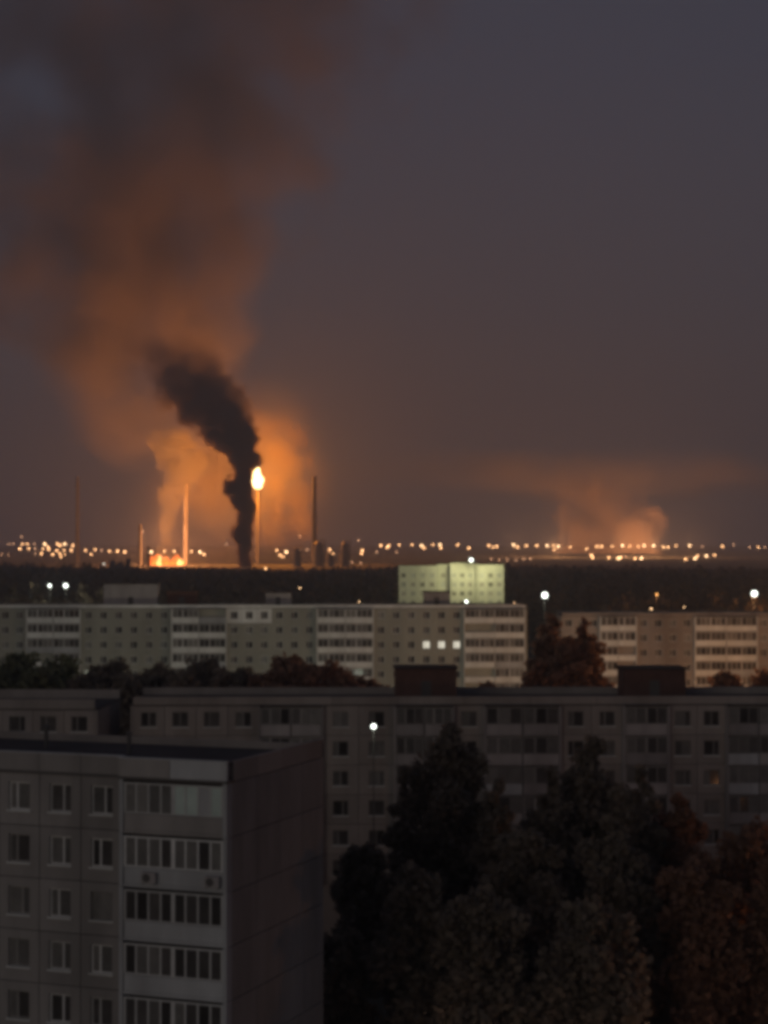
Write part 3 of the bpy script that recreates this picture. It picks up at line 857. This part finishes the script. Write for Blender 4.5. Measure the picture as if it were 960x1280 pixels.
# far woods: one mass
def woods(name, label, spans, seed, n_tree, leaves, size):
    rs = np.random.RandomState(seed)
    cs, rr = [], []
    for _ in range(n_tree):
        y0, y1 = spans[0]
        Y = y0 + (y1 - y0) * rs.random() ** 1.3
        half = Y * 0.24
        x = rs.uniform(-half, half)
        px = 480 + x * FPX / Y
        edge = np.interp(px, [p for p, _ in spans[1]], [q for _, q in spans[1]]) + rs.normal() * 2.0
        ztop = CAM_Z - (edge - HORIZON) * Y / FPX
        zt = min(ztop, rs.uniform(11, 23))
        if zt < 4: continue
        rad = rs.uniform(2.6, 4.6)
        for k in range(4):
            cs.append((x + rs.normal() * 1.5, Y + rs.normal() * 1.5, max(1.5, zt - rad * .8 - k * zt * .2))); rr.append(rad * (0.75 + .12 * k))
    o = inst(name, leaf_cloud(rs, cs, rr, leaves, size, M['leaf_far'], name, tri=True))
    tag(o, label, kind='stuff')
    return o


EDGE = [(-60, 700), (90, 702), (130, 703), (170, 706), (200, 709), (260, 708), (330, 714), (380, 716), (440, 716), (500, 716), (640, 716), (700, 716), (800, 718), (960, 720), (1020, 720)]
EDGE2 = [(-60, 703), (170, 708), (260, 710), (340, 713), (440, 711), (500, 708), (640, 707), (760, 709), (960, 712), (1020, 712)]
woods('woods', 'dark woods spread out behind the pale blocks', ((640, 1150), EDGE), 5, 1500, 90000, 1.1)
woods('woods', 'farther dark woods before the lights of the plant', ((1200, 2300), EDGE2), 6, 2200, 60000, 1.9)


# ------------------------------------------------------------------ the burning plant, three kilometres off
PY = 3000.0


def stack(px, ytop, Y, rb, rt, mat, label, name='chimney', bands=0, platform=True):
    p = at(px, ytop, Y)
    root = empty(name, (p.x, Y, 0))
    tag(root, label, 'chimney')
    zs = [0, p.z * .35, p.z * .7, p.z]
    MB().tube([(0, 0, z) for z in zs], [rb, rb + (rt - rb) * .45, rb + (rt - rb) * .8, rt], 14).build('shaft', M[mat], root, smooth=False)
    MB().tube([(0, 0, p.z + .02), (0, 0, p.z + 1.6)], [rt * 1.18, rt * 1.18], 14).build('rim', M['dark_metal'], root)
    if platform:
        for f in (.55, .9):
            r_ = rb + (rt - rb) * f
            MB().tube([(0, 0, p.z * f), (0, 0, p.z * f + 1.3)], [r_ * 1.7, r_ * 1.7], 14).build('platform', M['dark_metal'], root)
    return root


stack(232, 607, PY + 70, 3.4, 2.8, 'chimney', 'pale tall stack lit orange by the fire at its foot')
stack(175, 657, PY - 40, 3.2, 2.4, 'chimney', 'short stack glowing orange left of the ground fire')
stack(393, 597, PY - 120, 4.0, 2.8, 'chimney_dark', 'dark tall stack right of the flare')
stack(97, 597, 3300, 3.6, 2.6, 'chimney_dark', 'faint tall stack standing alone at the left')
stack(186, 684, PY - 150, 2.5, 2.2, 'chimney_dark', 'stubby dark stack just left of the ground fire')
for (px, yt, wpx, Y, lab) in ((371, 684, 9, 2800, 'dark refinery column under the dark tall stack, left one'), (398, 676, 13, 2850, 'broad dark refinery column below the dark tall stack'),
                              (431, 677, 11, 2850, 'dark refinery column farthest right of the stacks'), (413, 690, 8, 2800, 'short dark refinery column between two broader ones'),
                              (140, 700, 7, 2300, 'dark column rising from the woods at left'), (160, 697, 5, 2300, 'thin dark column rising from the woods left of the fire'), (150, 702, 8, 2300, 'squat dark column in the woods at left')):
    p = at(px, yt, Y)
    r = wpx * Y / FPX / 2
    root = empty('refinery_column', (p.x, Y, 0))
    tag(root, lab, 'refinery column', 'dark refinery columns')
    MB().tube([(0, 0, 0), (0, 0, p.z * .55), (0, 0, p.z * .57), (0, 0, p.z - r * .6), (0, 0, p.z)], [r, r, r * .82, r * .82, r * .3], 14).build('vessel', M['steel_far'], root)
    lad = MB()
    for k in range(4): lad.tube([(0, 0, p.z * (.2 + .2 * k)), (0, 0, p.z * (.2 + .2 * k) + 1.1)], [r * 1.35] * 2, 12)
    lad.build('platform', M['dark_metal'], root)
    MB().tube([(r * 1.15, -r * .3, 0), (r * 1.15, -r * .3, p.z + 1.5), (r * .3, 0, p.z + 1.5)], [r * .14] * 3, 6).build('pipe', M['steel_far'], root)


def flame_mesh(w, h, seed, mat, name='flame'):
    rs = random.Random(seed)
    b = MB()
    n = 14
    pts, rad = [], []
    for i in range(n):
        f = i / (n - 1)
        prof = (math.sin(math.pi * min(1, f * 1.25 + .12) * .8) ** .9) * (1 - f) ** .35 + .02
        pts.append((math.sin(f * 5 + seed) * w * .10 * f, math.cos(f * 4 + seed) * w * .08 * f, f * h))
        rad.append(max(.05, w / 2 * prof * rs.uniform(.88, 1.12)))
    b.tube(pts, rad, 14)
    return b.mesh(name, mat, smooth=True)


E_FLARE = emissive('flare flame', (1.0, 0.66, 0.28), 30, sample=False)
E_FIRE = emissive('ground fire flame', (1.0, 0.17, 0.02), 3.6)
E_FIRE2 = emissive('hot ground fire flame', (1.0, 0.40, 0.12), 7.0)
fp = at(322, 611, PY - 10)
fl = empty('flare_stack', (fp.x, fp.y, 0))
tag(fl, 'tall thin flare stack with a big white hot flame beside the black smoke column', 'flare stack')
MB().tube([(0, 0, 0), (0, 0, fp.z)], [1.6, 0.9], 10).build('stack', M['chimney'], fl)
for k in range(3):
    a = k * 2.1 + .4
    MB().tube([(math.cos(a) * 30, math.sin(a) * 30, 0), (0, 0, fp.z * .8)], [.25, .25], 5).build('guy_wire', M['dark_metal'], fl)
inst('flame', flame_mesh(22, 35, 2, E_FLARE), fl, (0, 0, fp.z + 0.5))
point('flame_light', (0, -16, fp.z + 18), 6.0e6, (1.0, 0.31, 0.025), fl, radius=7)

gf = at(208, 706, PY)
fire = empty('ground_fire', (gf.x, gf.y, 0))
tag(fire, 'low wide orange fire burning at the foot of the pale stacks', 'fire')
rf = random.Random(4)
for i in range(26):
    px = 189 + i * 1.6 + rf.uniform(-2, 2)
    h = rf.choice([7, 10, 13, 17, 24]) * rf.uniform(.8, 1.2)
    hot = abs(px - 199) < 3 or abs(px - 225) < 2
    inst('flame', flame_mesh(rf.uniform(5, 12), h, i, E_FIRE2 if hot else E_FIRE), fire, ((px - 208) * 1.25, rf.uniform(-8, 8), max(-2, gf.z - 4) + rf.uniform(0, 3)))
point('fire_light', (0, -16, 26), 2.4e6, (1.0, 0.38, 0.14), fire, radius=12)
rack = empty('pipe_rack', (gf.x + 2, PY - 22, 0))
tag(rack, 'dark steel pipe rack in silhouette before the ground fire', 'pipe rack')
for k in range(6): MB().tube([(-22 + k * 9, 0, 0), (-22 + k * 9, 0, 12)], [.5, .5], 6).build('post', M['dark_metal'], rack)
for z in (7, 11): MB().tube([(-24, 0, z), (26, 0, z)], [.6, .6], 6).build('pipe', M['dark_metal'], rack)


# ------------------------------------------------------------------ smoke and steam
def smoke(name, label, path, Y, color, dens, noise_scale, lo, hi, ky=1.0, warp=0.35, soft=(1.0, 0.25), step=1.0, aniso=0.0, seed=0.0, detail=5.0, billow=None):
    """A plume: path rows (px, py, radius px, density 0..1) from the ground up. Its mesh is a lumpy tube; inside it the
    density falls off from the axis and is torn by noise."""
    rs = np.random.RandomState(int(seed * 10) + 3)
    k = Y / FPX
    pts = [at(px, py, Y) for px, py, _, _ in path]
    rad = [r * k for _, _, r, _ in path]
    zs = [p.z for p in pts]
    z0, z1 = zs[0], zs[-1]
    xs_ = [p.x for p in pts]
    xa, xb = min(xs_) - 1, max(xs_) + 1
    rmax = max(rad)
    # domain mesh
    b = MB()
    nz = 26
    NS = 20
    cx0 = 0.5 * (xa + xb)
    for i in range(nz):
        z = z0 + (z1 - z0) * i / (nz - 1)
        x = np.interp(z, zs, xs_); r = np.interp(z, zs, rad) * 1.12 + min(12.0, rmax * .2)
        for q in range(NS):
            th = 2 * math.pi * q / NS
            lump = 1 + 0.06 * math.sin(3 * th + i * .9 + seed) + 0.05 * math.sin(5 * th - i * 1.3)
            b.v.append((x - cx0 + math.cos(th) * r * lump, math.sin(th) * r * ky * lump, z))
    for i in range(nz - 1):
        for q in range(NS):
            q2 = (q + 1) % NS
            b.f.append((i * NS + q, i * NS + q2, (i + 1) * NS + q2, (i + 1) * NS + q)); b.m.append(0)
    b.f.append(tuple(range(NS))[::-1]); b.f.append(tuple((nz - 1) * NS + q for q in range(NS))); b.m += [0, 0]
    # volume material
    m, n, l = mat_new(name + ' volume')
    out = n.new('ShaderNodeOutputMaterial')
    pv = n.new('ShaderNodeVolumePrincipled')
    pv.inputs['Color'].default_value = (*color, 1)
    pv.inputs['Anisotropy'].default_value = aniso
    pv.inputs['Density Attribute'].default_value = ''
    tcn = n.new('ShaderNodeTexCoord')

    def math_(op, a, b_=None, c=None, clamp=False):
        nd = n.new('ShaderNodeMath'); nd.operation = op; nd.use_clamp = clamp
        for i, v in enumerate((a, b_, c)):
            if v is None: continue
            if isinstance(v, (int, float)): nd.inputs[i].default_value = v
            else: l.new(v, nd.inputs[i])
        return nd.outputs[0]

    off = n.new('ShaderNodeVectorMath'); off.operation = 'ADD'
    off.inputs[1].default_value = (seed * 313.0, seed * 71.0, 0)
    l.new(tcn.outputs['Object'], off.inputs[0])
    wz = n.new('ShaderNodeTexNoise')
    wz.inputs['Scale'].default_value = noise_scale * 0.6
    wz.inputs['Detail'].default_value = 4
    l.new(off.outputs[0], wz.inputs['Vector'])
    sb = n.new('ShaderNodeVectorMath'); sb.operation = 'SUBTRACT'; sb.inputs[1].default_value = (.5, .5, .5)
    l.new(wz.outputs['Color'], sb.inputs[0])
    scn = n.new('ShaderNodeVectorMath'); scn.operation = 'SCALE'; scn.inputs['Scale'].default_value = warp / noise_scale
    l.new(sb.outputs[0], scn.inputs[0])
    pw = n.new('ShaderNodeVectorMath'); pw.operation = 'ADD'
    l.new(tcn.outputs['Object'], pw.inputs[0]); l.new(scn.outputs[0], pw.inputs[1])
    sp = n.new('ShaderNodeSeparateXYZ'); l.new(pw.outputs[0], sp.inputs[0])
    t = math_('DIVIDE', math_('SUBTRACT', sp.outputs['Z'], z0), (z1 - z0), clamp=True)
    cr = n.new('ShaderNodeValToRGB')
    l.new(t, cr.inputs[0])
    el = cr.color_ramp.elements
    cr.color_ramp.interpolation = 'LINEAR'
    for i, (p, r, row) in enumerate(zip(pts, rad, path)):
        tt = (p.z - z0) / (z1 - z0)
        c = ((p.x - xa) / (xb - xa), r / rmax, row[3], 1)
        if i == 0: el[0].position = tt; el[0].color = c
        elif i == len(pts) - 1: el[-1].position = tt; el[-1].color = c
        else:
            e_ = el.new(tt); e_.color = c
    sc_ = n.new('ShaderNodeSeparateColor'); l.new(cr.outputs[0], sc_.inputs[0])
    dx = math_('SUBTRACT', sp.outputs['X'], math_('MULTIPLY_ADD', sc_.outputs[0], xb - xa, xa - cx0))
    dy = math_('DIVIDE', sp.outputs['Y'], ky)
    dist = math_('SQRT', math_('ADD', math_('MULTIPLY', dx, dx), math_('MULTIPLY', dy, dy)))
    q = math_('DIVIDE', dist, math_('MAXIMUM', math_('MULTIPLY', sc_.outputs[1], rmax), 0.5))
    mr = n.new('ShaderNodeMapRange'); mr.interpolation_type = 'SMOOTHSTEP'
    l.new(q, mr.inputs[0])
    mr.inputs[1].default_value, mr.inputs[2].default_value = soft[1], soft[0]
    mr.inputs[3].default_value, mr.inputs[4].default_value = 1.0, 0.0
    nz_ = n.new('ShaderNodeTexNoise')
    nz_.inputs['Scale'].default_value = noise_scale
    nz_.inputs['Detail'].default_value = detail
    nz_.inputs['Roughness'].default_value = 0.55
    l.new(off.outputs[0], nz_.inputs['Vector'])
    mn = n.new('ShaderNodeMapRange')
    l.new(nz_.outputs[0], mn.inputs[0])
    mn.inputs[1].default_value, mn.inputs[2].default_value = lo, hi
    shape = math_('MULTIPLY', mr.outputs[0], mn.outputs[0])
    if billow:                              # a torn outline with a full core: the noise moves the edge in and out
        amp, width = billow
        edge = math_('ADD', math_('SUBTRACT', 1.0, q), math_('MULTIPLY', math_('SUBTRACT', nz_.outputs[0], 0.5), amp))
        bl = n.new('ShaderNodeMapRange'); bl.interpolation_type = 'SMOOTHSTEP'
        l.new(edge, bl.inputs[0])
        bl.inputs[1].default_value, bl.inputs[2].default_value = 0.0, width
        shape = math_('MULTIPLY', bl.outputs[0], mn.outputs[0])
    d = math_('MULTIPLY', shape, math_('MULTIPLY', sc_.outputs[2], dens))
    l.new(d, pv.inputs['Density'])
    l.new(pv.outputs[0], out.inputs['Volume'])
    m.cycles.volume_step_rate = step
    o = b.build(name, m, None, (cx0, Y, 0))
    tag(o, label, 'smoke' if 'smoke' in name else 'steam')
    return o


smoke('smoke_column', 'black smoke column rising from the plant and bending left into a dark cloud',
      [(307, 716, 9, 1), (305, 672, 12, 1), (305, 640, 14, 1), (297, 612, 17, 1), (301, 592, 15, 1), (304, 572, 20, .9), (296, 552, 32, .6), (274, 530, 46, .32), (256, 508, 52, .22), (246, 484, 50, .15), (234, 460, 52, .06), (210, 420, 66, 0.0)],
      PY - 190, (0.19, 0.145, 0.13), 0.32, 0.036, 0.20, 0.48, warp=1.0, step=0.22, seed=1, detail=8, billow=(2.6, 0.30))
smoke('smoke_plume', 'huge brown smoke plume drifting up and left above the burning plant',
      [(200, 600, 30, 0), (188, 550, 80, .30), (170, 510, 118, .5), (150, 470, 150, .75), (136, 420, 185, 1), (138, 350, 210, 1), (158, 260, 245, .8), (180, 160, 295, .58), (205, 50, 365, .42), (228, -60, 420, .30), (250, -160, 440, 0)],
      PY + 120, (0.48, 0.41, 0.40), 0.0145, 0.0062, 0.36, 0.60, warp=1.0, step=0.5, seed=2, detail=9, billow=(2.4, 0.95))
smoke('steam_plume', 'pale steam plume lit orange, billowing over the lit stack',
      [(201, 706, 8, .5), (206, 670, 10, .5), (211, 635, 13, .6), (221, 608, 22, .9), (228, 580, 30, 1), (222, 556, 30, .9), (206, 533, 26, 0)],
      PY + 150, (0.90, 0.82, 0.72), 0.075, 0.034, 0.25, 0.55, warp=0.8, step=0.3, seed=3, detail=8, billow=(2.4, 0.4))
smoke('steam_plume', 'brownish rounded steam cloud between the pale steam and the black smoke column',
      [(262, 660, 20, 0), (266, 630, 30, .6), (268, 600, 34, 1), (272, 575, 32, 1), (276, 552, 24, 0)],
      PY + 190, (0.62, 0.48, 0.40), 0.026, 0.034, 0.25, 0.55, warp=0.8, step=0.3, seed=7, detail=8, billow=(2.4, 0.4))
smoke('smoke_haze_plume', 'thin brown smoke hanging round the flare and the fire, glowing orange',
      [(285, 712, 130, .12), (285, 660, 140, .5), (290, 610, 145, 1), (298, 560, 140, 1), (300, 520, 125, .6), (300, 470, 110, 0)],
      PY + 10, (0.72, 0.58, 0.44), 0.0023, 0.014, 0.36, 0.62, warp=0.9, soft=(1.0, 0.0), step=0.6, seed=4, detail=7)
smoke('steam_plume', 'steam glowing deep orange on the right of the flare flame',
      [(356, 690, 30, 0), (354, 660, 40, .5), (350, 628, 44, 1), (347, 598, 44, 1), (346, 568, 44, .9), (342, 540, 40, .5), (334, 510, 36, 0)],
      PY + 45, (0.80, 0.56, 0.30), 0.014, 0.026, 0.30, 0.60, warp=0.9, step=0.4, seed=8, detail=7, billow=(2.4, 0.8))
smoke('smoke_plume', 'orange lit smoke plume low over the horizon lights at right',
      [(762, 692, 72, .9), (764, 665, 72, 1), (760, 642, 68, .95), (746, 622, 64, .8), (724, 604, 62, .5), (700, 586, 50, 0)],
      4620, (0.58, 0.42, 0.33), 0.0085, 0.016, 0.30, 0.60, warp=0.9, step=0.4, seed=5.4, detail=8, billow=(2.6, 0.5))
smoke('smoke_band', 'thin warm band of smoke stretched level over the horizon at right',
      [(810, 626, 180, 0), (785, 610, 340, .9), (750, 596, 400, 1), (700, 582, 390, .7), (640, 562, 260, 0)],
      4800, (0.72, 0.56, 0.48), 0.0042, 0.006, 0.30, 0.62, ky=0.5, warp=1.0, soft=(1.0, 0.05), step=0.6, seed=6)

# the night air over the town
hz, hn, hl = mat_new('night air')
ho = hn.new('ShaderNodeOutputMaterial')
hv = hn.new('ShaderNodeVolumePrincipled')
hv.inputs['Color'].default_value = (0.82, 0.86, 0.95, 1)
hv.inputs['Density'].default_value = HAZE
hv.inputs['Density Attribute'].default_value = ''
hl.new(hv.outputs[0], ho.inputs['Volume'])
tag(MB().box(-6050, 6050, -260, 18100, -6.0, 1250).build('haze', hz), 'thin night haze over the whole town', kind='stuff')
